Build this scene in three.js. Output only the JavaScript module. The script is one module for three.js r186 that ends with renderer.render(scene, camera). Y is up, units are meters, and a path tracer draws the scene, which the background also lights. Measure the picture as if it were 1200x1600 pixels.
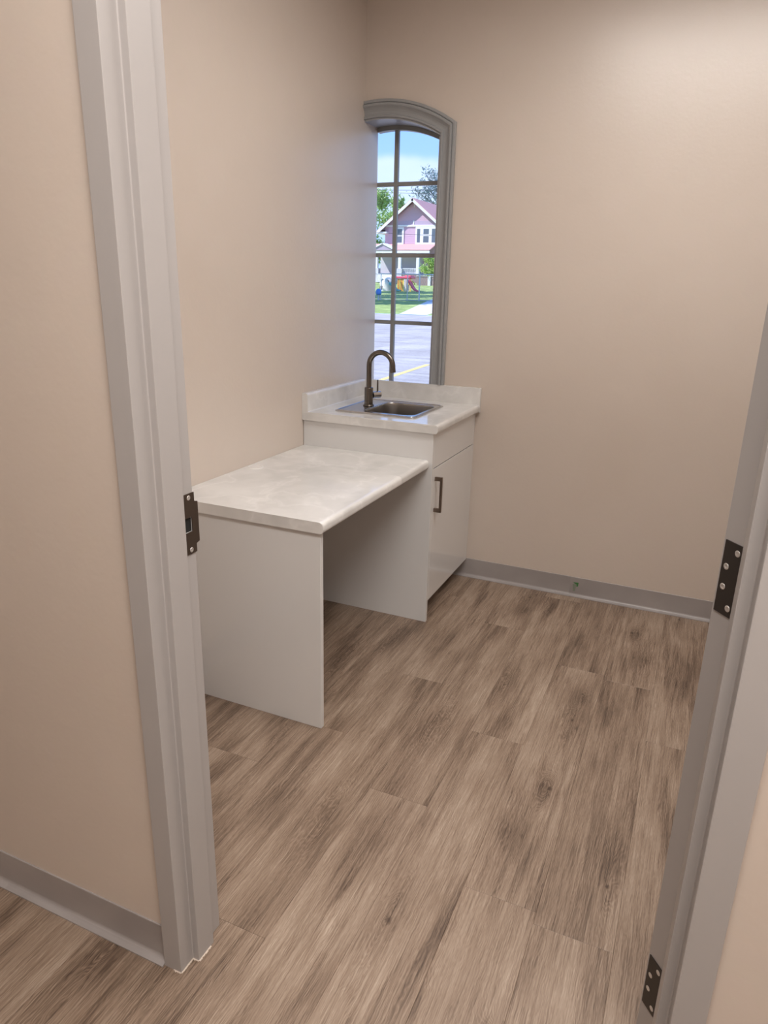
import * as THREE from 'three';
import { RoundedBoxGeometry } from 'three/addons/geometries/RoundedBoxGeometry.js';
import { mergeGeometries } from 'three/addons/utils/BufferGeometryUtils.js';
import { RectAreaLightUniformsLib } from 'three/addons/lights/RectAreaLightUniformsLib.js';
import { Brush, Evaluator, SUBTRACTION } from 'three-bvh-csg';

// ------------------------------------------------------------------ camera, sky, sun, exposure
const scene = new THREE.Scene();
const camera = new THREE.PerspectiveCamera(2 * Math.atan(800 / 1103.69) * 180 / Math.PI, 0.75, 0.05, 400);
camera.position.set(1.6211, 1.4728, 3.3667);
camera.rotation.set(-0.3134, 0.4133, 0.0238, 'YXZ');
scene.add(camera);

const renderer = new THREE.WebGLRenderer({ antialias: true });
renderer.toneMapping = THREE.LinearToneMapping;
renderer.toneMappingExposure = 1.0;
renderer.shadowMap.enabled = true;
RectAreaLightUniformsLib.init();

// small seeded helpers
function rng(seed) { let s = seed >>> 0; return () => { s = (s + 0x6d2b79f5) | 0; let t = Math.imul(s ^ (s >>> 15), 1 | s); t = (t + Math.imul(t ^ (t >>> 7), 61 | t)) ^ t; return ((t ^ (t >>> 14)) >>> 0) / 4294967296; }; }
const HT = new Float32Array(4096), HP = new Uint16Array(4096);
{ const R = rng(7); for (let i = 0; i < 4096; i++) { HT[i] = R(); HP[i] = i; } for (let i = 4095; i > 0; i--) { const j = Math.floor(R() * (i + 1)), t = HP[i]; HP[i] = HP[j]; HP[j] = t; } }
function h2(x, y, s) { return HT[HP[(HP[(x + s * 37) & 4095] + y) & 4095]]; }
function noise(x, y, s, px = 0, py = 0) {
  let xi = Math.floor(x), yi = Math.floor(y); const fx = x - xi, fy = y - yi; let xj = xi + 1, yj = yi + 1;
  if (px) { xi = ((xi % px) + px) % px; xj = ((xj % px) + px) % px; }
  if (py) { yi = ((yi % py) + py) % py; yj = ((yj % py) + py) % py; }
  const u = fx * fx * (3 - 2 * fx), v = fy * fy * (3 - 2 * fy);
  const a = h2(xi, yi, s), b = h2(xj, yi, s), c = h2(xi, yj, s), d = h2(xj, yj, s);
  return a + (b - a) * u + (c - a) * v + (a - b - c + d) * u * v;
}
function fbm(x, y, s, o = 4, p = 0) { let r = 0, a = 0.5, t = 0; for (let i = 0; i < o; i++) { r += a * noise(x, y, s + i * 17, p, p); t += a; x *= 2; y *= 2; p *= 2; a *= 0.5; } return r / t; }
const clamp = (x, a = 0, b = 1) => Math.min(b, Math.max(a, x));
const sstep = (a, b, x) => { const t = clamp((x - a) / (b - a)); return t * t * (3 - 2 * t); };
const mix = (a, b, t) => a + (b - a) * t;

// the sky: summer air with a bank of cloud round the horizon and loose cloud above
{
  const W = 2048, H = 1024, d = new Float32Array(W * H * 4);
  for (let j = 0; j < H; j++) {
    const el = (j + 0.5) / H * 180 - 90;
    for (let i = 0; i < W; i++) {
      const az = (i + 0.5) / W * 360, k = (j * W + i) * 4, e = Math.max(el, 0);
      const t = Math.pow(clamp(e / 60), 0.55), h = Math.exp(-e / 6);
      let r = mix(0.36, 0.14, t), g = mix(0.64, 0.38, t), b = mix(1.22, 1.05, t);
      r = mix(r, 0.58, h * 0.8); g = mix(g, 0.82, h * 0.8); b = mix(b, 1.15, h * 0.8);
      const top = 8.4 + 2.6 * (fbm(az / 15, 3.7, 11, 4, 24) - 0.5) + 1.6 * (fbm(az / 4.5, e / 5, 5, 4, 80) - 0.5);
      const bank = sstep(top + 0.45, top - 0.35, e) * sstep(2, 7, e) * (0.62 + 0.38 * fbm(az / 6, e / 2.0, 21, 4, 60));
      const loose = sstep(0.56, 0.78, fbm(az / 18, e / 9, 31, 5, 20)) * sstep(9, 18, e) * 0.6;
      const c = clamp(bank * 0.85 + loose);
      d[k] = mix(r, 0.76, c); d[k + 1] = mix(g, 0.87, c); d[k + 2] = mix(b, 1.08, c); d[k + 3] = 1;
    }
  }
  const t = new THREE.DataTexture(d, W, H, THREE.RGBAFormat, THREE.FloatType);
  t.mapping = THREE.EquirectangularReflectionMapping; t.magFilter = t.minFilter = THREE.LinearFilter; t.needsUpdate = true;
  scene.background = t;
  scene.backgroundIntensity = 1.3;
}
const sun = new THREE.DirectionalLight(new THREE.Color(1.0, 0.98, 1.04), 6.6);
sun.position.set(-68, 66, 0); sun.target.position.set(-18, 0, -35);
sun.castShadow = true; sun.shadow.mapSize.set(4096, 4096);
Object.assign(sun.shadow.camera, { left: -60, right: 60, top: 60, bottom: -60, near: 1, far: 220 });
scene.add(sun, sun.target);

// lamps: where the ceiling panels hang and how bright they are (built further down)
const LAMP_COLOR = new THREE.Color(1.0, 0.955, 0.915);
const LAMPS = [
  { x: 1.48, z: 1.33, w: 1.2, d: 0.6, power: 14.4, label: 'white ceiling light panel inside the room with the sink' },
  { x: 1.75, z: 3.25, w: 1.2, d: 0.6, power: 23.5, label: 'white ceiling light panel in the hall outside the door' },
];

// ------------------------------------------------------------------ builders
const used = new Map();
function numbered(n) { const k = used.get(n) ?? 0; used.set(n, k + 1); return k ? n + '_' + String(k).padStart(3, '0') : n; }
function add(name, geo, mat, parent) {
  const m = new THREE.Mesh(geo, mat); m.name = parent === scene ? numbered(name) : name; m.castShadow = m.receiveShadow = true; parent.add(m); return m;
}
function thing(name, label, category, group) {
  const g = new THREE.Group(); g.name = numbered(name); g.userData = { label, category }; if (group) g.userData.group = group; scene.add(g); return g;
}
function tagged(name, label, category, geo, mat, group) { const m = add(name, geo, mat, scene); m.userData = { label, category }; if (group) m.userData.group = group; return m; }
function struct(name, label, category, geo, mat) { const m = geo ? add(name, geo, mat, scene) : (() => { const g = new THREE.Group(); g.name = numbered(name); scene.add(g); return g; })(); m.userData = { label, category, kind: 'structure' }; return m; }
function metric(geo) {   // texture coordinates in metres, by the way each face points
  const g = geo.index ? geo.toNonIndexed() : geo, p = g.attributes.position, n = g.attributes.normal, uv = new Float32Array(p.count * 2);
  for (let f = 0; f < p.count; f += 3) {
    const nx = Math.abs(n.getX(f) + n.getX(f + 1) + n.getX(f + 2)), ny = Math.abs(n.getY(f) + n.getY(f + 1) + n.getY(f + 2)), nz = Math.abs(n.getZ(f) + n.getZ(f + 1) + n.getZ(f + 2));
    for (let i = f; i < f + 3; i++) {
      if (ny >= nx && ny >= nz) { uv[2 * i] = p.getX(i); uv[2 * i + 1] = p.getZ(i); }
      else if (nx >= nz) { uv[2 * i] = p.getZ(i); uv[2 * i + 1] = p.getY(i); }
      else { uv[2 * i] = p.getX(i); uv[2 * i + 1] = p.getY(i); }
    }
  }
  g.setAttribute('uv', new THREE.BufferAttribute(uv, 2)); return g;
}
function box(x0, x1, y0, y1, z0, z1, r = 0) {
  const w = x1 - x0, h = y1 - y0, d = z1 - z0;
  const g = r ? new RoundedBoxGeometry(w, h, d, 2, r) : new THREE.BoxGeometry(w, h, d);
  g.translate((x0 + x1) / 2, (y0 + y1) / 2, (z0 + z1) / 2); return metric(g);
}
const clean = (g) => { const n = g.index ? g.toNonIndexed() : g; for (const k of Object.keys(n.attributes)) if (!['position', 'normal', 'uv'].includes(k)) n.deleteAttribute(k); n.morphAttributes = {}; return n; };
const join = (...gs) => mergeGeometries(gs.map(clean));
function roundPoly(pts, r) {   // polygon with small rounded corners
  const s = new THREE.Shape(), n = pts.length;
  for (let i = 0; i < n; i++) {
    const a = pts[(i + n - 1) % n], b = pts[i], c = pts[(i + 1) % n], rr = b[2] ?? r;
    const la = Math.hypot(a[0] - b[0], a[1] - b[1]), lc = Math.hypot(c[0] - b[0], c[1] - b[1]), q = Math.min(rr, la * 0.45, lc * 0.45);
    const p0 = [b[0] + (a[0] - b[0]) * q / la, b[1] + (a[1] - b[1]) * q / la], p1 = [b[0] + (c[0] - b[0]) * q / lc, b[1] + (c[1] - b[1]) * q / lc];
    if (i) s.lineTo(...p0); else s.moveTo(...p0);
    if (q > 1e-6) s.quadraticCurveTo(b[0], b[1], ...p1);
  }
  s.closePath(); return s;
}
function rrect(x0, x1, y0, y1, r) { return roundPoly([[x0, y0], [x1, y0], [x1, y1], [x0, y1]], r); }
const extrude = (s, depth, curve = 5, bevel = 0) => new THREE.ExtrudeGeometry(s, { depth, curveSegments: curve, bevelEnabled: !!bevel, bevelSize: bevel, bevelThickness: bevel, bevelSegments: 2, steps: 1 });
function postXZ(pts, r, y0, y1) {   // outline given as (x, z), standing upright
  const g = extrude(roundPoly(pts.map(([x, z, q]) => [x, -z, q]), r), y1 - y0); g.rotateX(-Math.PI / 2); g.translate(0, y0, 0); return metric(g);
}
const V = (x, y, z) => new THREE.Vector3(x, y, z);
const tube = (pts, r, seg = 24, rad = 8, closed = false) => new THREE.TubeGeometry(pts.length === 2 ? new THREE.LineCurve3(...pts) : new THREE.CatmullRomCurve3(pts, closed), seg, r, rad, closed);
function rod(a, b, r, r2 = r, n = 12) {
  const d = b.clone().sub(a), g = new THREE.CylinderGeometry(r2, r, d.length(), n); g.translate(0, d.length() / 2, 0);
  g.applyQuaternion(new THREE.Quaternion().setFromUnitVectors(V(0, 1, 0), d.normalize())); g.translate(a.x, a.y, a.z); return g;
}

// ------------------------------------------------------------------ materials
function tex(w, h, f, srgb = true, rx = 1, ry = 1) {
  const d = new Uint8Array(w * h * 4);
  for (let j = 0; j < h; j++) for (let i = 0; i < w; i++) { const c = f(i / w, j / h), k = (j * w + i) * 4; if (c.length) { d[k] = c[0]; d[k + 1] = c[1]; d[k + 2] = c[2]; } else d[k] = d[k + 1] = d[k + 2] = c; d[k + 3] = 255; }
  const t = new THREE.DataTexture(d, w, h); t.wrapS = t.wrapT = THREE.RepeatWrapping; t.magFilter = THREE.LinearFilter; t.minFilter = THREE.LinearMipmapLinearFilter; t.generateMipmaps = true;
  if (srgb) t.colorSpace = THREE.SRGBColorSpace; t.repeat.set(rx, ry); t.needsUpdate = true; return t;
}
const lin = (r, g, b) => new THREE.Color().setRGB(r, g, b);
const std = (name, color, roughness, extra = {}) => Object.assign(new THREE.MeshPhysicalMaterial({ color, roughness, ...extra }), { name });
const peel = tex(256, 256, (u, v) => 255 * clamp(0.5 + 1.3 * (fbm(u * 32, v * 32, 71, 3, 32) - 0.5)), false, 3, 3);
const mottle = tex(512, 512, (u, v) => { const n = fbm(u * 6, v * 6, 91, 5, 6) - 0.5; return [250 + 8 * n, 249 + 10 * n, 247 + 12 * n]; }, true, 0.5, 0.5);
const M = {
  wall: std('beige eggshell wall paint', lin(0.645, 0.565, 0.505), 0.35, { ior: 1.78, bumpMap: peel, bumpScale: 0.00022, map: mottle }),
  ceiling: std('white ceiling', lin(0.8, 0.79, 0.77), 0.9),
  trim: std('warm grey enamel', lin(0.40, 0.378, 0.37), 0.34, { bumpMap: peel, bumpScale: 0.00006 }),
  base: std('grey vinyl base', lin(1, 1, 1), 0.32),
  white: std('white gloss melamine', lin(0.68, 0.675, 0.67), 0.08, { clearcoat: 0.6, clearcoatRoughness: 0.04 }),
  steel: std('brushed stainless steel', lin(0.56, 0.55, 0.54), 0.24, { metalness: 1 }),
  bowl: std('satin stainless bowl', lin(0.44, 0.42, 0.40), 0.3, { metalness: 1 }),
  faucet: std('dark brushed nickel', lin(0.17, 0.152, 0.135), 0.24, { metalness: 1 }),
  pull: std('brushed bronze pull', lin(0.26, 0.21, 0.175), 0.38, { metalness: 1 }),
  bronze: std('dark bronze hinge', lin(0.05, 0.042, 0.037), 0.42, { metalness: 0.6 }),
  screw: std('bright screw', lin(0.72, 0.70, 0.68), 0.42, { metalness: 0.8 }),
  strike: std('brown bronze strike plate', lin(0.10, 0.075, 0.06), 0.4, { metalness: 0.7 }),
  black: std('dark slot', lin(0.01, 0.01, 0.01), 0.8),
  casing: std('slate grey window trim', lin(0.31, 0.315, 0.32), 0.34),
  glass: std('window glass', lin(1, 1, 1), 0, { transmission: 1, thickness: 0, ior: 1.45 }),
  muntin: std('grey window bar', lin(0.25, 0.25, 0.24), 0.4),
};
M.base.map = tex(512, 128, (u, v) => { const n = fbm(u * 6, v * 3, 41, 5, 0) - 0.5; return [156 + 30 * n, 150 + 30 * n, 148 + 30 * n]; }, true, 0.7, 2);
const marble = tex(1024, 1024, (u, v) => {
  const w1 = fbm(u * 5, v * 5, 3, 4, 5), w2 = fbm(u * 5, v * 5, 8, 4, 5);
  const a = fbm(u * 6 + 1.6 * w1, v * 6 + 1.6 * w2, 13, 5), vein = Math.pow(1 - Math.abs(2 * fbm(u * 5 + 1.2 * w2, v * 5 + 1.4 * w1, 23, 5) - 1), 14), cloud = fbm(u * 3, v * 3, 33, 4, 3);
  const t = 209 + 34 * (a - 0.5) + 10 * vein + 20 * (cloud - 0.5); return [t, t - 1.5, t - 4];
}, true, 1.1, 1.1);
M.counter = std('pale stone pattern laminate', lin(1, 1, 1), 0.12, { map: marble });

// oak look vinyl planks
const PW = 0.188, PL = 1.238;
function plankTexture(seed) {
  const R = rng(seed * 977 + 5), W = 320, H = 1792, knots = [];
  const nk = 1 + Math.floor(R() * 2.6);
  for (let i = 0; i < nk; i++) knots.push({ u: 0.02 + R() * 0.15, v: 0.06 + R() * 1.12, a: 0.013 + R() * 0.016, b: 0.06 + R() * 0.08, k: (R() < 0.5 ? -1 : 1) * (3 + R() * 3), eye: R() < 0.5 ? 0.004 + R() * 0.004 : 0, lean: (R() - 0.5) * 0.12 });
  const tone = (R() - 0.5) * 0.12, s = seed * 131, sway = (R() - 0.5) * 0.05;
  return tex(W, H, (tu, tv) => {
    const u = tu * PW, v = tv * PL; let q = u / 0.0105 + 2.4 * (fbm(u * 9, v * 1.7, s, 3) - 0.5) * 2 + 0.8 * (noise(u * 34, v * 9, s + 3) - 0.5), dark = 0, eye = 0, crack = 0;
    q += sway * v * 40;
    for (const k of knots) {
      const dv = v - k.v, du = u - k.u - k.lean * dv, wob = 1 + 0.5 * (noise(v * 22, u * 30, s + 9) - 0.5), g = Math.exp(-((du * du) / (k.a * k.a) + (dv * dv) / (k.b * k.b)) * wob);
      q += k.k * g; dark += 0.7 * Math.exp(-((du * du) / (k.a * k.a * 2.1) + (dv * dv) / (k.b * k.b * 1.3)));
      if (k.eye) eye = Math.max(eye, sstep(1.5, 0.1, Math.hypot(du / k.eye, dv / (k.eye * 1.6)) * (0.7 + 0.7 * noise(u * 260, v * 200, s + 12))));
      const cx = du - 0.012 * (fbm(v * 14, 2, s + 40, 3) - 0.5); crack = Math.max(crack, sstep(0.0010, 0.0003, Math.abs(cx)) * sstep(k.b * 0.85, k.b * 0.4, Math.abs(dv)) * sstep(0.42, 0.6, noise(v * 18, 7, s + 41)));
    }
    const broad = fbm(q * 0.16, v * 1.1, s + 50, 3), mid = fbm(q * 0.55, v * 2.6, s + 60, 3);
    const blotch = fbm(u * 11, v * 4.6, s + 70, 4), area = sstep(0.48, 0.72, fbm(u * 10 + 0.12 * q, v * 2.1, s + 80, 4));
    const q2 = q * 1.9 + 1.1 * (noise(u * 60, v * 26, s + 30) - 0.5) + 0.9 * (noise(u * 150, v * 60, s + 33) - 0.5), ringw = 0.5 + 0.5 * Math.sin(q2 * 6.2832), lime = Math.pow(ringw, 4), latew = Math.pow(1 - ringw, 4);
    const pore = noise(u * 1100 + 6 * mid, v * 16, s + 90), pore2 = noise(u * 560 + 8 * broad, v * 9, s + 95), fleck = noise(u * 420, v * 110, s + 97), limed = sstep(0.35, 0.75, fbm(u * 20, v * 5, s + 99, 3));
    const dk = clamp(dark * 0.62 + area * 0.5);
    let t = 0.575 + tone + 0.15 * (broad - 0.5) + 0.15 * (mid - 0.5) + 0.40 * (blotch - 0.5) - 0.36 * dk;
    t += (0.05 + 0.09 * dk + 0.05 * limed) * lime - (0.03 + 0.08 * dk) * latew;
    const g1 = noise(u * 430 + 9 * mid + 1.5 * noise(u * 40, v * 45, s + 101), v * 9, s + 102), g2 = noise(u * 900 + 9 * mid + 2 * noise(u * 60, v * 80, s + 103), v * 20, s + 104);
    t += 0.14 * (pore - 0.5) + 0.15 * (pore2 - 0.5) + 0.10 * (fleck - 0.5) + 0.16 * (g1 - 0.5) + 0.22 * (g2 - 0.5) + 0.13 * sstep(0.70, 0.9, g2) * limed - 0.12 * sstep(0.3, 0.12, g1) * (0.3 + dk);
    t -= 0.38 * eye + 0.42 * crack; t = clamp(t);
    const c0 = [76, 61, 51], c1 = [147, 128, 112], c2 = [196, 181, 166];
    const f = t < 0.5 ? [c0, c1, t * 2] : [c1, c2, t * 2 - 1]; return [0, 1, 2].map((i) => mix(f[0][i], f[1][i], f[2]));
  }, true);
}
const PLANKS = [];
for (let i = 0; i < 12; i++) { const m = std('oak look vinyl plank', lin(0.86, 0.83, 0.80), 0.44); m.map = plankTexture(i + 1); PLANKS.push(m); }

// ------------------------------------------------------------------ the room: floor, walls, ceiling
const CEIL = 2.74, XW = 2.6, ZH = 2.4602, ZR = 2.3206, XL = 0.7576, XR = 1.7215, FW = 0.0468, ST = 0.0165, S1 = 2.4193, S2 = 2.3652, WH = 2.448, WR = 2.333;
const floor = struct('floor', 'brown oak-look plank floor running through room and hall', 'floor', box(-1.4, 3.1, -0.12, -0.006, -0.02, 4.75), std('dark underlay', lin(0.05, 0.04, 0.03), 0.9));
{
  const R = rng(42);
  // where end joints fall along z, read for the columns in view (column edges at 0.877 + n * PW)
  const known = { '-1': 2.307, 0: 1.728, 1: 1.311, 2: 1.960, 3: 1.996, 4: 1.105 };
  let pick = 0;
  for (let c = -13; c <= 11; c++) {
    const a0 = 0.8775 + c * PW, a1 = a0 + PW; if (a1 < -1.35 || a0 > XW) continue;
    const x0 = Math.max(a0, -1.35), x1 = Math.min(a1, XW), zs = known[c] ?? R() * PL;
    for (let k = -3; k < 5; k++) {
      let z0 = zs + k * PL, z1 = z0 + PL; const lim0 = a1 < 0.06 ? 2.39 : 0.001; const full0 = z0;
      z0 = Math.max(z0, lim0); z1 = Math.min(z1, 4.7); if (z1 - z0 < 0.02) continue;
      const gp = 0.0002, b = 0.0006, X0 = x0 + gp, X1 = x1 - gp, Z0 = z0 + gp, Z1 = z1 - gp;
      const P = [[X0, -0.006, Z0], [X1, -0.006, Z0], [X1, -0.006, Z1], [X0, -0.006, Z1], [X0, -b * 0.7, Z0], [X1, -b * 0.7, Z0], [X1, -b * 0.7, Z1], [X0, -b * 0.7, Z1], [X0 + b, 0, Z0 + b], [X1 - b, 0, Z0 + b], [X1 - b, 0, Z1 - b], [X0 + b, 0, Z1 - b]];
      const F = []; const quad = (i, j, k2, l) => F.push(i, j, k2, i, k2, l);
      quad(8, 11, 10, 9); for (let i = 0; i < 4; i++) { const j = (i + 1) % 4; quad(i, 4 + i, 4 + j, j); quad(4 + i, 8 + i, 8 + j, 4 + j); }
      const fu = R() < 0.5, fv = R() < 0.5, pos = [], uv = [];
      for (const i of F) { const p = P[i]; pos.push(...p); let u = (p[0] - a0) / PW, v = (p[2] - full0) / PL; uv.push(fu ? 1 - u : u, fv ? 1 - v : v); }
      const g = new THREE.BufferGeometry(); g.setAttribute('position', new THREE.Float32BufferAttribute(pos, 3)); g.setAttribute('uv', new THREE.Float32BufferAttribute(uv, 2)); g.computeVertexNormals();
      pick = (pick + 1 + Math.floor(R() * 10)) % 12; add('plank', g, PLANKS[pick], floor);
    }
  }
}
// left wall runs on into the window recess and stops at the glass
struct('wall_left', 'beige painted wall behind the desk, running into the window', 'wall', box(-0.12, 0, 0, CEIL, -0.148, WH), M.wall);
// window opening: arch about (AX, AY)
const AX = 0.085, AY = 1.62, RI = 0.585, RO = 0.66, XI = 0.385, XO = 0.457, YB = 0.957;
const archY = (x, r) => AY + Math.sqrt(r * r - (x - AX) * (x - AX));
{
  const s = new THREE.Shape(); s.moveTo(0, 0); s.lineTo(3.15, 0); s.lineTo(3.15, CEIL); s.lineTo(0, CEIL); s.lineTo(0, archY(0, RI));
  for (let i = 1; i <= 24; i++) { const x = XI * i / 24; s.lineTo(x, archY(x, RI)); }
  s.lineTo(XI, YB); s.lineTo(0, YB); s.closePath();
  const g = extrude(s, 0.24); g.translate(0, 0, -0.24);
  struct('wall_back', 'beige painted wall with the arched window', 'wall', metric(g), M.wall);
}
{ // outer skin beyond the left wall: the other half of the window lies in it
  const XM = 2 * AX - XI, s = new THREE.Shape(); s.moveTo(-1.55, -0.15); s.lineTo(0, -0.15); s.lineTo(0, YB); s.lineTo(XM, YB); for (let i = 0; i <= 16; i++) { const x = XM * (1 - i / 16); s.lineTo(x, archY(x, RI)); } s.lineTo(0, CEIL); s.lineTo(-1.55, CEIL); s.closePath();
  const g = extrude(s, 0.09); g.translate(0, 0, -0.24); struct('wall_outside', 'outer wall beyond the left wall', 'wall', metric(g), M.wall);
}
struct('wall_right', 'beige painted wall behind the open door', 'wall', box(XW, XW + 0.15, 0, CEIL, 0, 4.85), M.wall);
struct('wall_front', 'beige painted wall with the doorway between hall and room', 'wall', join(box(-1.4, XL - 0.034, 0, CEIL, WR, WH).translate(0, 0, 0), box(XR + 0.004, XW, 0, CEIL, WR, WH), box(XL - 0.004, XR + 0.004, 2.17, CEIL, WR, WH)), M.wall);
struct('wall_hall', 'beige painted wall at the far side of the hall', 'wall', box(-1.4, XW, 0, CEIL, 4.7, 4.85), M.wall);
struct('wall_hall_end', 'beige painted wall at the end of the hall', 'wall', box(-1.55, -1.4, 0, CEIL, -0.15, 4.85), M.wall);
struct('ceiling', 'flat white ceiling over room and hall', 'ceiling', box(-1.55, 3.15, CEIL, CEIL + 0.25, -0.3, 4.85), M.ceiling);

// vinyl cove base: face 3 mm thick with a toe curling out on to the floor
function coveProfile() {
  const s = new THREE.Shape(), h = 0.1012; s.moveTo(0, 0); s.lineTo(0.0190, 0); s.lineTo(0.0190, 0.0030); s.lineTo(0.0120, 0.0062); s.quadraticCurveTo(0.0040, 0.0095, 0.0034, 0.0180);
  s.lineTo(0.0034, h - 0.001); s.lineTo(0.0026, h); s.lineTo(0, h); s.closePath(); return s;
}
function cove(len) { return metric(extrude(coveProfile(), len, 8)); }   // runs along +z, proud towards +x
{
  const back = cove(XW - 0.56); back.rotateY(-Math.PI / 2); back.translate(XW, 0, 0);        // proud towards +z
  struct('baseboard_back', 'grey vinyl base along the wall beside the cabinet', 'baseboard', back, M.base);
  const l1 = cove(1.509 - 0.61); l1.translate(0, 0, 0.61); struct('baseboard_left', 'grey vinyl base along the wall under the desk', 'baseboard', l1, M.base);
  const l2 = cove(WR - 1.53); l2.translate(0, 0, 1.53); struct('baseboard_left', 'grey vinyl base between the desk and the door wall', 'baseboard', l2, M.base);
  const r = cove(WR); r.rotateY(Math.PI); r.translate(XW, 0, WR); struct('baseboard_right', 'grey vinyl base along the wall behind the door', 'baseboard', r, M.base);
  const hl = cove(XL - FW + 1.4); hl.rotateY(-Math.PI / 2); hl.translate(XL - FW, 0, WH); struct('baseboard_hall_left', 'grey vinyl base in the hall left of the door frame', 'baseboard', hl, M.base);
  const hr = cove(XW - XR - FW); hr.rotateY(-Math.PI / 2); hr.translate(XW, 0, WH); struct('baseboard_hall_right', 'grey vinyl base in the hall right of the door frame', 'baseboard', hr, M.base);
}

// door frame: double rabbet profile, both jambs and the head
const FH = 2.14;
function jambOutline(m) { return [[-FW, ZH], [0, ZH], [0, S1, 0.003], [ST, S1], [ST, S2], [0, S2, 0.001], [0, ZR], [-FW, ZR], [-FW, ZR + 0.012], [-0.003, ZR + 0.012], [-0.003, ZH - 0.012], [-FW, ZH - 0.012]].map(([x, z, q]) => [m * x, z, q]); }
const frame = struct('trim_1', 'grey painted door frame with stop, strike plate on the left', 'door frame');
{
  const ev = new Evaluator(); ev.attributes = ['position', 'normal', 'uv'];
  const left = new Brush(postXZ(jambOutline(1), 0.0016, 0, FH + FW)); left.geometry.translate(XL, 0, 0); left.updateMatrixWorld();
  const cut = new Brush(new THREE.BoxGeometry(0.02, 0.029, 0.026)); cut.position.set(XL, 1.0185, 2.3405); cut.updateMatrixWorld();
  const lg = ev.evaluate(left, cut, SUBTRACTION).geometry;
  add('jamb', metric(clean(lg)), M.trim, frame);
  const rg = postXZ(jambOutline(-1), 0.0016, 0, FH + FW); rg.translate(XR, 0, 0); add('jamb', rg, M.trim, frame);
  const head = extrude(roundPoly(jambOutline(1).map(([x, z, q]) => [-z, FH - x, q]), 0.0016), XR - XL - 2 * ST); head.rotateY(-Math.PI / 2); 
  // profile coordinates (-z, y): after the turn x runs along the head and z is kept
  head.rotateY(Math.PI); head.scale(1, 1, 1);
  head.computeBoundingBox(); const bb = head.boundingBox; head.translate(XL + ST - bb.min.x, 0, 0);
  if (bb.min.z < 0) head.scale(1, 1, -1), head.index || (() => { const p = head.attributes.position, n = head.attributes.normal, u = head.attributes.uv; for (let i = 0; i < p.count; i += 3) for (const a of [p, n, u]) for (let c = 0; c < a.itemSize; c++) { const t = a.array[i * a.itemSize + c]; a.array[i * a.itemSize + c] = a.array[(i + 2) * a.itemSize + c]; a.array[(i + 2) * a.itemSize + c] = t; } })();
  add('head', metric(head), M.trim, frame);
  // strike plate in the room-side rabbet, lip curling past the frame edge
  const s = roundPoly([[2.3635, 0.959], [2.3185, 0.959], [2.3185, 0.976], [2.309, 0.9785], [2.309, 1.0605], [2.3185, 1.063], [2.3185, 1.0815], [2.3635, 1.0815]].map(([z, y]) => [-z, y]), 0.0015);
  const hole = new THREE.Path(); [[-2.353, 1.004], [-2.328, 1.004], [-2.328, 1.0345], [-2.353, 1.0335]].forEach(([a, b], i) => (i ? hole.lineTo(a, b) : hole.moveTo(a, b))); hole.closePath(); s.holes.push(hole);
  const sg = extrude(s, 0.0016); sg.rotateY(Math.PI / 2); sg.translate(XL + 0.0002, 0, 0);
  const plate = add('strike_plate', sg, M.strike, frame); plate.userData.label = 'brown bronze strike plate with a square hole';
  const pk = add('latch_pocket', box(XL - 0.02, XL - 0.0022, 1.0035, 1.0335, 2.327, 2.354), M.black, plate); pk.userData.label = 'black pocket behind the hole';
  for (const y of [1.073, 0.967]) add('screw', screwHead(XL + 0.0018, y, 2.3345, Math.PI / 2), M.screw, plate);
}
{ // ragged sealant left along the foot of the left jamb
  const R = rng(77), gs = [], run = (x0, z0, x1, z1, n) => { for (let i = 0; i < n; i++) { const w = 0.0015 + 0.0035 * R() * R(), l = Math.hypot(x1 - x0, z1 - z0) / n, t = (i + 0.5) / n, g = new THREE.BoxGeometry(l * 1.15, 0.0012 + 0.0012 * R(), w * 2); g.rotateY(-Math.atan2(z1 - z0, x1 - x0)); g.translate(mix(x0, x1, t), 0.0008, mix(z0, z1, t)); gs.push(g); } };
  run(XL - 0.02, ZH + 0.0005, XL, ZH + 0.0005, 8); run(XL + 0.0008, ZH, XL + 0.0008, S1, 14); run(XL, S1 + 0.001, XL + ST, S1 + 0.001, 7); run(XL + ST + 0.0006, S1, XL + ST + 0.0006, S2 + 0.012, 16);
  add('sealant', join(...gs), std('pale sealant', lin(0.62, 0.52, 0.44), 0.6), frame);
}
function screwHead(x, y, z, turn, r = 0.0050) {   // cross-slot head, axis along +z turned about y
  const g = new THREE.LatheGeometry([[0.0011, -0.0006], [0.0014, 0.0004], [r * 0.75, 0.0007], [r, 0.0001], [r, -0.0008]].map(([a, b]) => new THREE.Vector2(a, b)), 18); g.rotateX(Math.PI / 2);
  const c = join(g, new THREE.BoxGeometry(r * 1.25, 0.0009, 0.0008), new THREE.BoxGeometry(0.0009, r * 1.25, 0.0008)); c.rotateY(turn); c.translate(x, y, z); return c;
}

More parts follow.
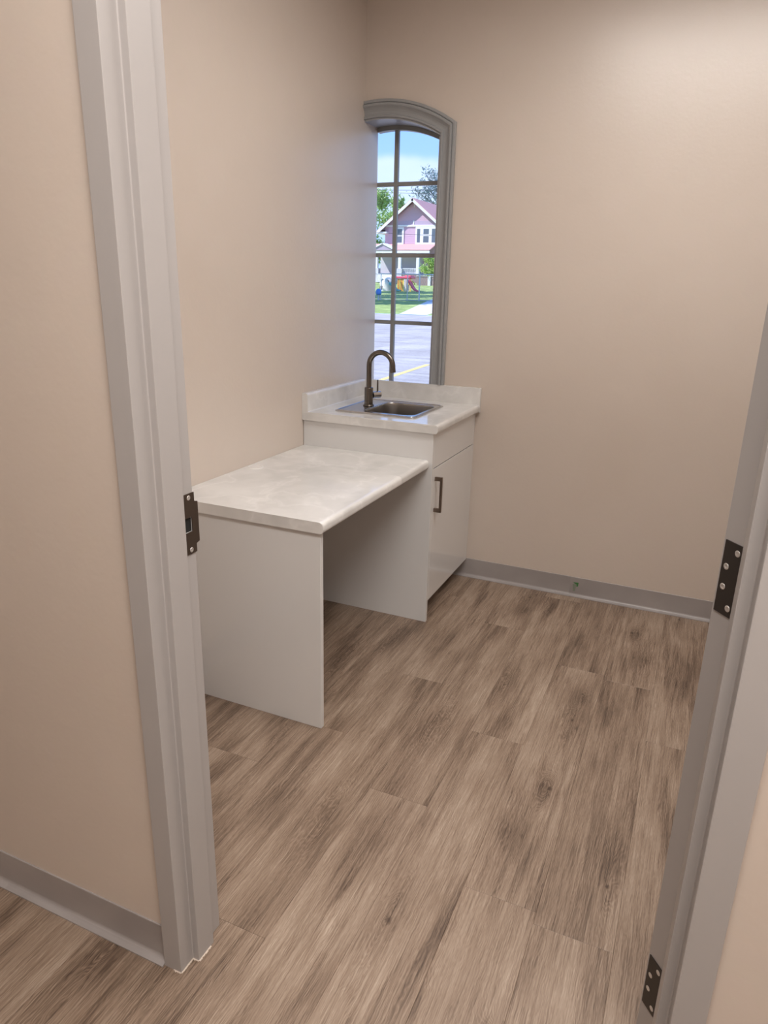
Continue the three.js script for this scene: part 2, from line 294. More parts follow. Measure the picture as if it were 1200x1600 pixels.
// the door, swung wide open into the room: only its hinge edge shows
const PHI = 2.4562, XB = 1.7146, ZB = 2.2966, TE = 0.0437;
{
  const door = struct('door_1', 'grey door swung open into the room, hinge edge showing', 'door');
  door.position.set(XB, 0, ZB); door.rotation.y = Math.atan2(0.6331, 0.7741);       // local +x runs along the leaf, local +z towards the hall-side face turned away
  // local axes: x along the leaf (away from the hinge), z: thickness; the edge at x = 0
  const leaf = new RoundedBoxGeometry(0.955, 2.118, TE, 2, 0.0015); leaf.translate(0.4775, 1.071, -TE / 2); add('door_leaf', metric(leaf), M.trim, door);
  for (const y of [1.9309, 1.1261, 0.3213]) {
    const hh = 0.1129, t1 = 0.0382, t2 = 0.0041;
    const pl = add('hinge', box(-0.0018, 0.0004, y - hh, y, -t1, -t2), M.bronze, door); pl.userData.label = 'dark bronze hinge leaf';
    for (const [t, yy] of [[0.0115, 0.013], [0.0285, 0.039], [0.0285, 0.071], [0.0115, 0.100]]) add('screw', screwHead(-0.0019, y - yy, -t, -Math.PI / 2), M.screw, pl);
    add('barrel', rod(V(-0.002, y - hh, 0.0125), V(-0.002, y, 0.0125), 0.0055), M.bronze, pl);
  }
}

// ------------------------------------------------------------------ window
{
  const win = struct('window_1', 'tall arched window with grey moulded casing, cut off by the wall', 'window');
  // moulded casing: profile (w = distance from the opening, h = how far it stands off the wall)
  const prof = [[0, -0.012], [0, 0.012], [0.003, 0.0155], [0.008, 0.0165], [0.011, 0.0135], [0.013, 0.0085], [0.018, 0.0080], [0.026, 0.0092], [0.034, 0.0130], [0.041, 0.0190], [0.046, 0.0250], [0.051, 0.0270], [0.0560, 0.0262], [0.0575, 0.0210], [0.0588, 0.0160], [0.0600, 0.0195], [0.062, 0.0205], [0.070, 0.0205], [0.072, 0.019], [0.072, 0.0]];
  const P = [], N = 30;
  for (const [w, h] of prof) {
    const r = RI + w * (RO - RI) / 0.072, x1 = XI + w, row = [];
    for (let i = 0; i <= N; i++) { const x = 0.0005 + (x1 - 0.0005) * i / N; row.push([x, archY(x, r), h]); }
    row.push([x1, 0.9965, h]); P.push(row);
  }
  const pos = []; for (let a = 0; a + 1 < P.length; a++) for (let i = 0; i + 1 < P[0].length; i++) pos.push(...P[a][i], ...P[a][i + 1], ...P[a + 1][i + 1], ...P[a][i], ...P[a + 1][i + 1], ...P[a + 1][i]);
  const cg = new THREE.BufferGeometry(); cg.setAttribute('position', new THREE.Float32BufferAttribute(pos, 3)); cg.computeVertexNormals(); add('casing', metric(cg), M.casing, win);
  // reveal lining, frame and sill
  const arc = (r0, r1, xr, z0, z1) => { const s = new THREE.Shape(); s.moveTo(0.0005, archY(0.0005, r0)); for (let i = 1; i <= 20; i++) { const x = xr * i / 20; s.lineTo(x, archY(x, r0)); } for (let i = 20; i >= 1; i--) { const x = xr * i / 20; s.lineTo(x, archY(x, r1)); } s.lineTo(0.0005, archY(0.0005, r1)); s.closePath(); const g = extrude(s, z1 - z0); g.translate(0, 0, z0); return g; };
  add('head_reveal', metric(arc(RI - 0.007, RI - 0.0005, XI - 0.001, -0.135, 0.008)), M.casing, win);
  add('side_reveal', box(XI - 0.007, XI - 0.0005, YB, archY(XI, RI) - 0.012, -0.135, 0.008), M.casing, win);
  add('arched_frame', metric(arc(RI - 0.026, RI - 0.0005, XI - 0.001, -0.175, -0.137)), M.muntin, win);
  add('stile', box(XI - 0.03, XI - 0.001, YB, archY(XI, RI) - 0.014, -0.175, -0.137, 0.002), M.muntin, win);
  add('bottom_rail', box(0.001, XI - 0.03, YB - 0.03, YB, -0.175, -0.137, 0.002), M.muntin, win);
  add('sill', box(0, XI, YB - 0.03, YB - 0.006, -0.135, -0.001, 0.002), M.casing, win);
  const top = archY(0.1, RI - 0.026);
  add('muntin', box(0.0895, 0.1105, YB, top + 0.004, -0.168, -0.147, 0.003), M.muntin, win);
  const rows = [1.278, 1.608, 1.940];
  for (const y of rows) add('muntin', box(2 * AX - XI, XI - 0.029, y - 0.0098, y + 0.0098, -0.166, -0.149, 0.003), M.muntin, win);
  const ys = [YB, ...rows];
  for (const [xa, xb] of [[2 * AX - XI, 0.1], [0.1, XI - 0.028]]) {
    for (let i = 0; i < 3; i++) { const g = new THREE.PlaneGeometry(xb - xa, ys[i + 1] - ys[i]); g.translate((xa + xb) / 2, (ys[i] + ys[i + 1]) / 2, -0.156); add('pane', g, M.glass, win); }
    const s = new THREE.Shape(); s.moveTo(xa, rows[2]); s.lineTo(xb, rows[2]); for (let i = 0; i <= 12; i++) { const x = xb + (xa - xb) * i / 12; s.lineTo(x, archY(x, RI - 0.024)); } s.closePath();
    const g = new THREE.ShapeGeometry(s); g.translate(0, 0, -0.156); add('pane', g, M.glass, win);
  }
}

// ------------------------------------------------------------------ sink cabinet, worktop, sink, tap
const CD = 0.6307, LP = 0.608, LC = 0.6192, CT = 0.914;
{
  const c = thing('base_cabinet', 'white gloss base cabinet with one door under the sink worktop', 'cabinet');
  add('side_panel', box(0.002, CD, 0, 0.8755, LP - 0.019, LP, 0.001), M.white, c);
  add('side_panel', box(0.016, CD - 0.021, 0.102, 0.8755, 0.0165, 0.035, 0.001), M.white, c);
  add('back_panel', box(0.002, 0.014, 0.102, 0.8755, 0.0165, LP - 0.02), M.white, c);
  add('bottom_panel', box(0.016, CD - 0.021, 0.102, 0.12, 0.036, LP - 0.02), M.white, c);
  add('toe_kick', box(0.542, 0.558, 0, 0.10, 0.0165, LP - 0.02), M.white, c);
  add('drawer_front', box(CD - 0.019, CD, 0.7215, 0.8725, 0.0186, LP - 0.0205, 0.001), M.white, c);
  const d = add('door', box(CD - 0.019, CD, 0.1018, 0.7178, 0.0186, LP - 0.0205, 0.001), M.white, c);
  const hz = 0.563, h0 = 0.519, h1 = 0.678, t = 0.0055;
  const u = roundPoly([[CD, h0], [CD + 0.034, h0], [CD + 0.034, h1], [CD, h1], [CD, h1 - 0.017], [CD + 0.024, h1 - 0.017], [CD + 0.024, h0 + 0.017], [CD, h0 + 0.017]], 0.001);
  const hg = extrude(u, 2 * t); hg.translate(0, 0, hz - t); const h = add('handle', metric(hg), M.pull, d); h.userData.label = 'square bronze bar pull';
  add('filler_strip', box(CD - 0.018, CD - 0.004, 0.1018, 0.8755, 0.0005, 0.0165), M.white, c);
}
{
  const top = thing('worktop', 'pale stone-pattern worktop with upstand, holding the sink', 'worktop');
  const s = roundPoly([[0.001, 0.8765], [0.6516, 0.8765, 0.014], [0.6516, CT, 0.020], [0.0305, CT, 0.004], [0.0305, 0.9961, 0.013], [0.001, 0.9961, 0.003]], 0.001);
  const g = extrude(s, LC - 0.0199, 8); g.translate(0, 0, 0.0199);
  const ev = new Evaluator(); ev.attributes = ['position', 'normal', 'uv'];
  const a = new Brush(clean(g)); a.updateMatrixWorld();
  const b = new Brush(clean(new THREE.BoxGeometry(0.272, 0.2, 0.31))); b.position.set(0.361, 0.9, 0.334); b.updateMatrixWorld();
  add('slab', metric(clean(ev.evaluate(a, b, SUBTRACTION).geometry)), M.counter, top);
  add('backsplash', box(0.031, 0.6516, 0.8765, 0.9961, 0.0005, 0.0195, 0.0015), M.counter, top);
}
{
  const sink = thing('sink', 'small square stainless steel sink set in the worktop', 'sink');
  const outer = rrect(0.118, 0.512, 0.146, 0.534, 0.028), inner = rrect(0.238, 0.486, 0.186, 0.486, 0.05);
  const rim = outer.clone(); rim.holes.push(new THREE.Path(inner.getPoints(8)));
  const rg = extrude(rim, 0.0012, 8, 0.0018); rg.rotateX(Math.PI / 2); rg.translate(0, CT + 0.0032, 0); add('rim', rg, M.steel, sink);
  // raised bead around the rim edge
  const bead = rrect(0.126, 0.504, 0.154, 0.526, 0.022).getPoints(8).map((p) => V(p.x, CT + 0.0052, p.y)); bead.pop();
  add('rim_bead', tube(bead, 0.0028, 160, 8, true), M.steel, sink);
  // bowl: rounded rectangles stacked downwards
  const cx = 0.362, cz = 0.336, rings = [[0.1255, 0.1515, 0.05, 0.0062], [0.124, 0.15, 0.05, 0.0045], [0.121, 0.147, 0.05, -0.004], [0.119, 0.145, 0.05, -0.06], [0.116, 0.142, 0.05, -0.13], [0.110, 0.136, 0.048, -0.145], [0.098, 0.124, 0.042, -0.153], [0.06, 0.08, 0.03, -0.156], [0.03, 0.03, 0.0299, -0.158]];
  const K = 48, pts = rings.map(([a, b, r, y]) => { const sp = rrect(-a, a, -b, b, r).getSpacedPoints(K); return sp.slice(0, K).map((p) => [cx + p.x, CT + y, cz + p.y]); });
  // rotate each ring so that they start in the same direction
  const al = pts.map((ring) => { let k = 0, best = 9; ring.forEach((p, i) => { const d = Math.abs(Math.atan2(p[2] - cz, p[0] - cx)); if (d < best) { best = d; k = i; } }); return ring.slice(k).concat(ring.slice(0, k)); });
  const v = al.flat(2), idx = []; for (let a = 0; a + 1 < al.length; a++) for (let i = 0; i < K; i++) { const j = (i + 1) % K; idx.push(a * K + i, a * K + j, (a + 1) * K + j, a * K + i, (a + 1) * K + j, (a + 1) * K + i); }
  const bg = new THREE.BufferGeometry(); bg.setAttribute('position', new THREE.Float32BufferAttribute(v, 3)); bg.setIndex(idx); bg.computeVertexNormals(); add('bowl', bg, M.bowl, sink);
  const dg = new THREE.LatheGeometry([[0, -0.004], [0.012, -0.004], [0.02, 0], [0.031, 0.0012], [0.034, 0]].map(([a, b]) => new THREE.Vector2(a, b)), 24); dg.translate(cx, CT - 0.157, cz); add('drain', dg, M.steel, sink);
}
{
  const f = thing('tap', 'tall dark nickel tap with curved spout and side lever', 'tap'), x = 0.2045, z = 0.348, y0 = CT + 0.0055;
  const lathe = (p, n = 28) => new THREE.LatheGeometry(p.map(([a, b]) => new THREE.Vector2(a, b)), n);
  const bd = lathe([[0, 0], [0.026, 0], [0.0265, 0.003], [0.024, 0.006], [0.0205, 0.0075], [0.0205, 0.084], [0.019, 0.0865], [0.012, 0.088], [0, 0.088]]); bd.translate(x, y0, z); add('body', bd, M.faucet, f);
  const r = 0.0595, yc = 1.1085, path = []; path.push(V(x, y0 + 0.083, z), V(x, 1.03, z), V(x, 1.075, z)); for (let i = 0; i <= 14; i++) { const a = Math.PI - i / 14 * Math.PI * 0.965; path.push(V(x + r + r * Math.cos(a), yc + r * Math.sin(a) * 1.02, z)); } path.push(V(x + 2 * r + 0.0015, 1.083, z));
  add('spout', tube(path, 0.0122, 64, 16), M.faucet, f);
  const e = path[path.length - 1]; add('spout_tip', rod(V(e.x + 0.0006, e.y - 0.0008, z), V(e.x - 0.0003, e.y + 0.012, z), 0.0128, 0.0128, 20), M.faucet, f);
  const a = V(x + 0.012, y0 + 0.050, z - 0.014), b = V(x + 0.034, y0 + 0.050, z - 0.052); const hd = add('lever_hub', rod(a, b, 0.0155, 0.0155, 24), M.steel, f);
  add('lever', rod(V(x + 0.027, y0 + 0.060, z - 0.04), V(x + 0.027, y0 + 0.118, z - 0.040), 0.0042, 0.0036, 10), M.faucet, hd);
}

// ------------------------------------------------------------------ desk
const DD = 0.6153, DH = 0.759, LD = 1.5438;
{
  const d = thing('desk', 'built-in desk with pale stone-pattern top and white end panel', 'desk');
  const s = roundPoly([[0.001, DH - 0.038], [DD, DH - 0.038, 0.014], [DD, DH, 0.020], [0.001, DH]], 0.0012);
  const g = extrude(s, LD - LP - 0.0005, 8); g.translate(0, 0, LP + 0.0005); add('desktop', metric(g), M.counter, d);
  add('end_panel', box(0.001, 0.5975, 0, DH - 0.0385, 1.5098, 1.5288, 0.001), M.white, d);
  const gr = new THREE.LatheGeometry([[0, 0.0012], [0.024, 0.0016], [0.0245, 0.0006], [0.0256, 0.0006], [0.0262, 0.0022], [0.030, 0.0022], [0.0318, 0]].map(([a, b]) => new THREE.Vector2(a, b)), 36); gr.translate(0.0435, DH, 1.061);
  const c = add('cable_grommet', gr, std('pale grommet plastic', lin(0.70, 0.685, 0.66), 0.35), d); c.userData.label = 'round pale cable cap';
}

// scrap of green tape on the base
{
  const t = thing('tape_scrap', 'torn scrap of green tape stuck on the grey base', 'tape');
  const z = 0.0040, L = roundPoly([[1.186, 0.0735], [1.2135, 0.0755], [1.2115, 0.055], [1.2045, 0.052], [1.2035, 0.0655], [1.196, 0.0670]], 0.0015);
  const g = extrude(L, 0.0005); g.translate(0, 0, z); add('green_strip', g, std('green tape', lin(0.045, 0.17, 0.05), 0.5), t);
  const s = roundPoly([[1.1855, 0.0655], [1.2025, 0.0645], [1.2005, 0.028], [1.189, 0.0265]], 0.001); const g2 = extrude(s, 0.0003); g2.translate(0, 0, z - 0.0004); add('faded_strip', g2, std('faded tape film', lin(0.21, 0.24, 0.19), 0.4), t);
}

// ------------------------------------------------------------------ ceiling light panels
for (const l of LAMPS) {
  const t = thing('ceiling_light', l.label, 'ceiling light', 'ceiling light panels');
  const y = CEIL, w = l.w / 2, d = l.d / 2, b = 0.02, fr = std('white lamp frame', lin(0.8, 0.8, 0.8), 0.4);
  add('frame', join(box(l.x - w - b, l.x + w + b, y - 0.02, y - 0.0005, l.z - d - b, l.z - d), box(l.x - w - b, l.x + w + b, y - 0.02, y - 0.0005, l.z + d, l.z + d + b), box(l.x - w - b, l.x - w, y - 0.02, y - 0.0005, l.z - d, l.z + d), box(l.x + w, l.x + w + b, y - 0.02, y - 0.0005, l.z - d, l.z + d)), fr, t);
  const em = new THREE.MeshStandardMaterial({ color: 0xffffff, roughness: 0.6, emissive: LAMP_COLOR, emissiveIntensity: 1.2 }); em.name = 'lit diffuser';
  add('diffuser', box(l.x - w, l.x + w, y - 0.012, y - 0.001, l.z - d, l.z + d), em, t);
  const a = new THREE.RectAreaLight(LAMP_COLOR, l.power, l.w, l.d); a.position.set(l.x, y - 0.0135, l.z); a.rotation.x = -Math.PI / 2; a.name = 'ceiling_lamp'; scene.add(a);
}

// ------------------------------------------------------------------ outside the window
const GP = [[-0.3, -0.15], [-34, -0.15], [-45, 0.3], [-60, 0.77], [-76, 1.7], [-140, 2.6]];
const groundY = (z) => { for (let i = 0; i + 1 < GP.length; i++) if (z <= GP[i][0] && z >= GP[i + 1][0]) return mix(GP[i][1], GP[i + 1][1], (z - GP[i][0]) / (GP[i + 1][0] - GP[i][0])); return GP[GP.length - 1][1]; };
const asphaltT = tex(512, 512, (u, v) => { const a = fbm(u * 10, v * 5, 61, 4, 0), n = noise(u * 150, v * 150, 62), s = fbm(u * 3, v * 26, 63, 4); const t = 160 + 34 * (a - 0.5) + 14 * (n - 0.5) + 44 * (s - 0.5); return [t + 5, t, t - 3]; }, true, 0.16, 0.16);
const grassT = tex(512, 512, (u, v) => { const a = fbm(u * 12, v * 12, 64, 5, 12), n = noise(u * 180, v * 180, 65); const t = a - 0.5 + 0.5 * (n - 0.5); return [142 + 80 * t, 162 + 76 * t, 92 + 60 * t]; }, true, 0.25, 0.25);
Object.assign(M, {
  asphalt: std('sun bleached asphalt', lin(1, 1, 1), 0.9, { map: asphaltT }), grass: std('lawn', lin(1, 1, 1), 1, { map: grassT }),
  concrete: std('pale concrete', lin(0.62, 0.61, 0.62), 0.9), yellow: std('yellow line paint', lin(0.80, 0.58, 0.18), 0.8),
  siding: std('mauve lap siding', lin(0.56, 0.38, 0.48), 0.8), gable: std('mauve gable boards', lin(0.46, 0.36, 0.48), 0.8), hwhite: std('white house paint', lin(0.74, 0.74, 0.76), 0.7), pale: std('pale lower wall', lin(0.56, 0.55, 0.57), 0.8),
  roof: std('pink red shingle', lin(0.60, 0.32, 0.30), 0.9),
  pane: std('dark house glass', lin(0.12, 0.15, 0.19), 0.15), brick: std('brown brick', lin(0.28, 0.2, 0.19), 0.9), galv: std('galvanised steel', lin(0.55, 0.57, 0.6), 0.5, { metalness: 0.3 }),
  bark: std('grey bark', lin(0.2, 0.17, 0.15), 0.95), wire: std('dark cable', lin(0.06, 0.06, 0.07), 0.7),
  pRed: std('red play plastic', lin(0.75, 0.09, 0.16), 0.4), pOrange: std('orange play plastic', lin(0.85, 0.36, 0.06), 0.4), pYellow: std('yellow play plastic', lin(0.88, 0.66, 0.12), 0.4), pWhite: std('cream play plastic', lin(0.8, 0.76, 0.7), 0.5), pTeal: std('teal play plastic', lin(0.06, 0.42, 0.5), 0.4), pBlue: std('blue play plastic', lin(0.08, 0.24, 0.66), 0.4), pGrey: std('dark play opening', lin(0.16, 0.14, 0.13), 0.7),
});
function terrain(x0, x1, za, zb, lift, mat, outline) {   // strips that follow the slope; outline(z) gives x limits
  const pos = [], st = 40; const lim = outline ?? (() => [x0, x1]);
  for (let i = 0; i < st; i++) {
    const z0 = mix(za, zb, i / st), z1 = mix(za, zb, (i + 1) / st), [a0, b0] = lim(z0), [a1, b1] = lim(z1), y0 = groundY(z0) + lift, y1 = groundY(z1) + lift;
    pos.push(a0, y0, z0, b0, y0, z0, b1, y1, z1, a0, y0, z0, b1, y1, z1, a1, y1, z1);
  }
  const g = new THREE.BufferGeometry(); g.setAttribute('position', new THREE.Float32BufferAttribute(pos, 3)); g.computeVertexNormals(); return metric(g);
}
struct('parking_lot', 'pale sun-bleached asphalt outside the window', 'parking lot', terrain(-60, 40, -0.3, -33.7, 0, M.asphalt), M.asphalt);
struct('lawn', 'green lawn rising beyond the asphalt', 'lawn', terrain(-110, 60, -33.7, -139, 0.02, M.grass), M.grass);
struct('walkway', 'pale concrete walk crossing the lawn to the asphalt', 'path', terrain(0, 0, -33.6, -49, 0.035, M.concrete, (z) => { const t = (z + 33.6) / (-49 + 33.6); return [mix(-14.0, -17.6, t), mix(-12.42, -13.9, t) - 0.25 * t]; }), M.concrete);
{ // painted bay line on the asphalt
  const a = V(-3.47, -0.146, -7.5), b = V(-3.7, -0.146, -10.9), dx = 0.055; const s = new THREE.Shape(); s.moveTo(a.x - dx, -a.z); s.lineTo(a.x + dx, -a.z); s.lineTo(b.x + dx, -b.z); s.lineTo(b.x - dx, -b.z); s.closePath();
  const g = extrude(s, 0.003); g.rotateX(-Math.PI / 2); g.translate(0, -0.15, 0); struct('bay_line', 'yellow painted parking line on the asphalt', 'road marking', g, M.yellow);
}

// house across the lawn
const HZ = -75;
{
  const h = thing('house', 'two-storey mauve house with pink roof and white trim', 'house'), by = groundY(HZ) - 0.1;
  const cx = -29.96, ridge = 10.32, slope = 0.797, eaveY = 6.94, half = 4.25, wl = -33.41, wr = -26.5, dep = 9;
  // upper wall core and lap boards, one board over the next
  const lap = (x0, x1, y0, y1, z, step, fx) => { const gs = []; for (let y = y0; y < y1 - 0.02; y += step) { const t = Math.min(y + step, y1); const [a, b] = fx ? fx((y + t) / 2) : [x0, x1]; if (b - a < 0.1) continue; const g = new THREE.BoxGeometry(b - a, t - y, 0.05); g.rotateX(-0.06); g.translate((a + b) / 2, (y + t) / 2, z); gs.push(g); } return join(...gs); };
  add('core', box(wl, wr, by, 7.62, HZ - dep, HZ - 0.06), M.siding, h);
  const sd = add('siding', lap(wl, wr, 5.55, 7.55, HZ - 0.02, 0.19), M.siding, h); sd.userData.label = 'mauve lap boards';
  const gs = new THREE.Shape(); gs.moveTo(cx - half + 0.5, 7.2); gs.lineTo(cx + half - 0.5, 7.2); gs.lineTo(cx + half - 0.5, 7.33); gs.lineTo(cx, ridge - 0.2); gs.lineTo(cx - half + 0.5, 7.33); gs.closePath();
  const gg = extrude(gs, dep); gg.translate(0, 0, HZ - dep - 0.06); add('gable_core', gg, M.gable, h);
  add('gable_boards', lap(0, 0, 7.66, ridge - 0.35, HZ - 0.02, 0.19, (y) => { const w = (ridge - 0.3 - y) / slope; return [cx - w, cx + w]; }), M.siding, h);
  add('gable_band', box(cx - 2.6, cx + 2.6, 7.68, 8.1, HZ - 0.03, HZ + 0.03), M.gable, h);
  add('king_post', box(cx - 0.06, cx + 0.06, 7.65, 8.15, HZ, HZ + 0.06), M.hwhite, h); add('king_post', box(cx - 0.06, cx + 0.06, 9.5, ridge - 0.1, HZ, HZ + 0.06), M.hwhite, h);
  add('belt_trim', box(wl - 0.3, wr, 7.5, 7.68, HZ - 0.02, HZ + 0.1), M.hwhite, h);
  const ang = Math.atan(slope), len = half / Math.cos(ang) + 0.1;
  for (const s of [-1, 1]) {
    const r = new THREE.BoxGeometry(len, 0.14, dep + 0.9); r.translate(len / 2, 0, 0); r.rotateZ(-ang); if (s < 0) r.rotateY(Math.PI); r.translate(cx, ridge + 0.02, HZ - dep / 2 + 0.2); add('roof_slope', metric(r), M.roof, h);
    const f = new THREE.BoxGeometry(len, 0.26, 0.08); f.translate(len / 2, -0.12, 0); f.rotateZ(-ang); if (s < 0) f.rotateY(Math.PI); f.translate(cx, ridge + 0.02, HZ + 0.68); add('barge_board', f, M.hwhite, h);
  }
  // right hand roof running back behind the gable
  const rr = new THREE.BoxGeometry(7, 0.15, 6.2); rr.rotateX(0.5); rr.translate(-25.0, 8.6, HZ - 5.0); add('rear_roof', metric(rr), M.roof, h);
  add('eave', box(-34.3, -33.0, 6.78, 6.96, HZ - 3, HZ + 0.6), M.hwhite, h);
  // windows
  const window_ = (x0, x1, y0, y1, panes) => { const w = add('window', box(x0, x1, y0, y1, HZ - 0.02, HZ + 0.09, 0.01), M.hwhite, h); for (const [a, b, c, d] of panes) add('pane', box(a, b, c, d, HZ + 0.05, HZ + 0.105), M.pane, w); };
  window_(-32.15, -31.1, 5.66, 7.45, [[-31.95, -31.33, 6.62, 7.25], [-31.95, -31.33, 5.84, 6.5]]);
  window_(-29.7, -27.0, 5.66, 7.5, [[-29.5, -29.15, 5.86, 7.26], [-28.75, -28.12, 6.72, 7.24], [-28.75, -28.12, 5.86, 6.52], [-27.75, -27.3, 5.86, 7.26]]);
  // porch roof and its small gable
  const pr = new THREE.BoxGeometry(7.4, 0.12, 2.3); pr.rotateX(0.33); pr.translate(-30.9, 5.3, HZ + 1.0); add('porch_roof', metric(pr), M.roof, h);
  add('porch_fascia', box(-34.6, -27.2, 4.66, 4.96, HZ + 1.95, HZ + 2.08), M.hwhite, h);
  const pg = new THREE.Shape(); pg.moveTo(-34.1, 4.95); pg.lineTo(-31.4, 4.95); pg.lineTo(-32.75, 5.55); pg.closePath(); const pgg = extrude(pg, 1.2); pgg.translate(0, 0, HZ + 0.95); add('porch_gable', pgg, M.gable, h);
  for (const s of [-1, 1]) { const b = new THREE.BoxGeometry(1.65, 0.12, 1.5); b.translate(0.78, 0.02, 0); b.rotateZ(-0.42); if (s < 0) b.rotateY(Math.PI); b.translate(-32.75, 5.62, HZ + 1.5); add('porch_gable_roof', metric(b), M.hwhite, h); }
  // lower storey
  add('lower_wall', box(-33.9, -28.75, 2.4, 4.7, HZ - 0.02, HZ + 0.06), M.pale, h);
  add('foundation', box(-34.2, -28.4, by, 2.5, HZ - 0.1, HZ + 2.0), M.brick, h);
  const wd = add('window', box(-31.72, -31.22, 2.95, 4.35, HZ + 0.06, HZ + 0.12), M.hwhite, h); add('pane', box(-31.62, -31.32, 3.7, 4.25, HZ + 0.1, HZ + 0.14), M.pane, wd); add('pane', box(-31.62, -31.32, 3.02, 3.6, HZ + 0.1, HZ + 0.14), M.pane, wd);
  for (const x of [-33.6, -30.75, -28.6]) add('porch_column', box(x - 0.17, x + 0.17, 2.5, 4.7, HZ + 1.6, HZ + 1.92, 0.02), M.hwhite, h);
  for (const x of [-33.6, -30.75]) add('column_base', box(x - 0.35, x + 0.35, by, 3.05, HZ + 1.45, HZ + 2.05, 0.02), M.pale, h);
  const ra = [box(-30.4, -28.7, 3.0, 3.08, HZ + 1.7, HZ + 1.8), box(-30.4, -28.7, 2.55, 2.6, HZ + 1.7, HZ + 1.8)]; for (let x = -30.35; x < -28.7; x += 0.12) ra.push(box(x, x + 0.04, 2.55, 3.02, HZ + 1.73, HZ + 1.77)); add('railing', join(...ra), M.hwhite, h);
  const st = []; for (let i = 0; i < 4; i++) st.push(box(-33.2, -31.2, by, by + 0.22 * (i + 1), HZ + 2.0 + 0.3 * (3 - i), HZ + 2.0 + 0.3 * (4 - i))); add('steps', join(...st), M.concrete, h);
}
// leaves: bundles of small flat leaves round limb ends
function tree(name, label, category, x, z, height, crownR, opt = {}) {
  const t = thing(name, label, category, opt.group), R = rng(opt.seed ?? 1), y0 = groundY(z) - 0.05, tr = opt.trunk ?? 0.35, low = opt.low ?? 0.35, limbs = [], leaves = [], col = [];
  const trunk = rod(V(x, y0, z), V(x, y0 + height * 0.75, z), tr * 0.5, tr * 0.15, 8); limbs.push(trunk);
  const n = opt.limbs ?? 26, leaf = opt.leaf ?? 0.28, per = opt.per ?? 110;
  for (let i = 0; i < n; i++) {
    const f = mix(low, 0.97, (i + R()) / n), a = R() * 6.283, e = opt.cone ? (1 - f) / (1 - low) : Math.sqrt(Math.max(0.08, 1 - Math.pow((f - (low + 1) / 2) / ((1 - low) / 2), 2))), rad = crownR * e * (0.45 + 0.55 * R());
    const from = V(x, y0 + height * Math.min(0.72, f * 0.8), z), to = V(x + Math.cos(a) * rad, y0 + height * f, z + Math.sin(a) * rad); limbs.push(rod(from, to, tr * 0.09, tr * 0.03, 5));
    for (let k = 0; k < per; k++) {
      const s = (opt.spread ?? 0.32) * crownR, u = mix(opt.along ?? 0.55, 1.05, R()), c = from.clone().lerp(to, u).add(V((R() + R() - 1) * s, (R() + R() - 1) * s * (opt.tall ?? 0.8), (R() + R() - 1) * s));
      const d1 = V(R() - 0.5, R() - 0.5, R() - 0.5).normalize().multiplyScalar(leaf * (0.6 + 0.8 * R())), d2 = V(R() - 0.5, R() - 0.5, R() - 0.5).cross(d1).normalize().multiplyScalar(leaf * 0.32);
      const p = [c.clone().sub(d1), c.clone().add(d2), c.clone().add(d1), c.clone().sub(d2)]; for (const q of [0, 1, 2, 0, 2, 3]) leaves.push(p[q].x, p[q].y, p[q].z);
      const v = 0.75 + 0.5 * R(); for (let q = 0; q < 6; q++) col.push(v, v, v);
    }
  }
  add('trunk', join(...limbs), M.bark, t);
  const g = new THREE.BufferGeometry(); g.setAttribute('position', new THREE.Float32BufferAttribute(leaves, 3)); g.setAttribute('color', new THREE.Float32BufferAttribute(col, 3)); g.computeVertexNormals();
  const m = std('leaves', opt.color ?? lin(0.3, 0.45, 0.12), 0.8, { vertexColors: true, side: THREE.DoubleSide, transmission: 0.35, thickness: 0 }); const f = add('foliage', g, m, t); f.userData.kind = 'stuff'; return t;
}
tree('leafy_tree', 'tall yellow-green leafy tree left of the mauve house', 'tree', -44.2, -95, 12.6, 3.2, { seed: 5, low: 0.2, limbs: 34, per: 120, leaf: 0.3, color: lin(0.40, 0.55, 0.20) });
tree('leafy_tree', 'green tree top showing above the left slope of the house roof', 'tree', -39.2, -92, 11.4, 1.5, { seed: 8, low: 0.35, limbs: 22, per: 90, leaf: 0.28, color: lin(0.38, 0.54, 0.2) });
tree('wispy_tree', 'blue-grey wispy tree with bare twigs behind the house', 'tree', -35.0, -97, 15.3, 5.2, { seed: 12, low: 0.35, limbs: 70, per: 46, leaf: 0.26, spread: 0.16, along: 0.45, tall: 1.2, trunk: 0.7, color: lin(0.26, 0.34, 0.36) });
tree('bush', 'bright green rounded bush beside the house porch', 'bush', -26.1, -70, 3.0, 1.35, { seed: 20, low: 0.25, limbs: 26, per: 90, leaf: 0.16, trunk: 0.12, color: lin(0.42, 0.58, 0.16) });
// shade trees beyond the left edge of the view: their shadow lies on the lawn
for (const [x, z, sd, l] of [[-25, -39, 31, 'broad shade tree nearest the asphalt, left of the view'], [-28.4, -45.4, 32, 'middle one of the broad shade trees left of the view'], [-31.5, -51.5, 33, 'broad shade tree left of the view nearest the house']]) tree('shade_tree', l, 'tree', x, z, 14, 3.3, { seed: sd, low: 0.3, limbs: 40, per: 90, leaf: 0.42, trunk: 0.6, color: lin(0.3, 0.45, 0.14), group: 'shade trees outside the view' });

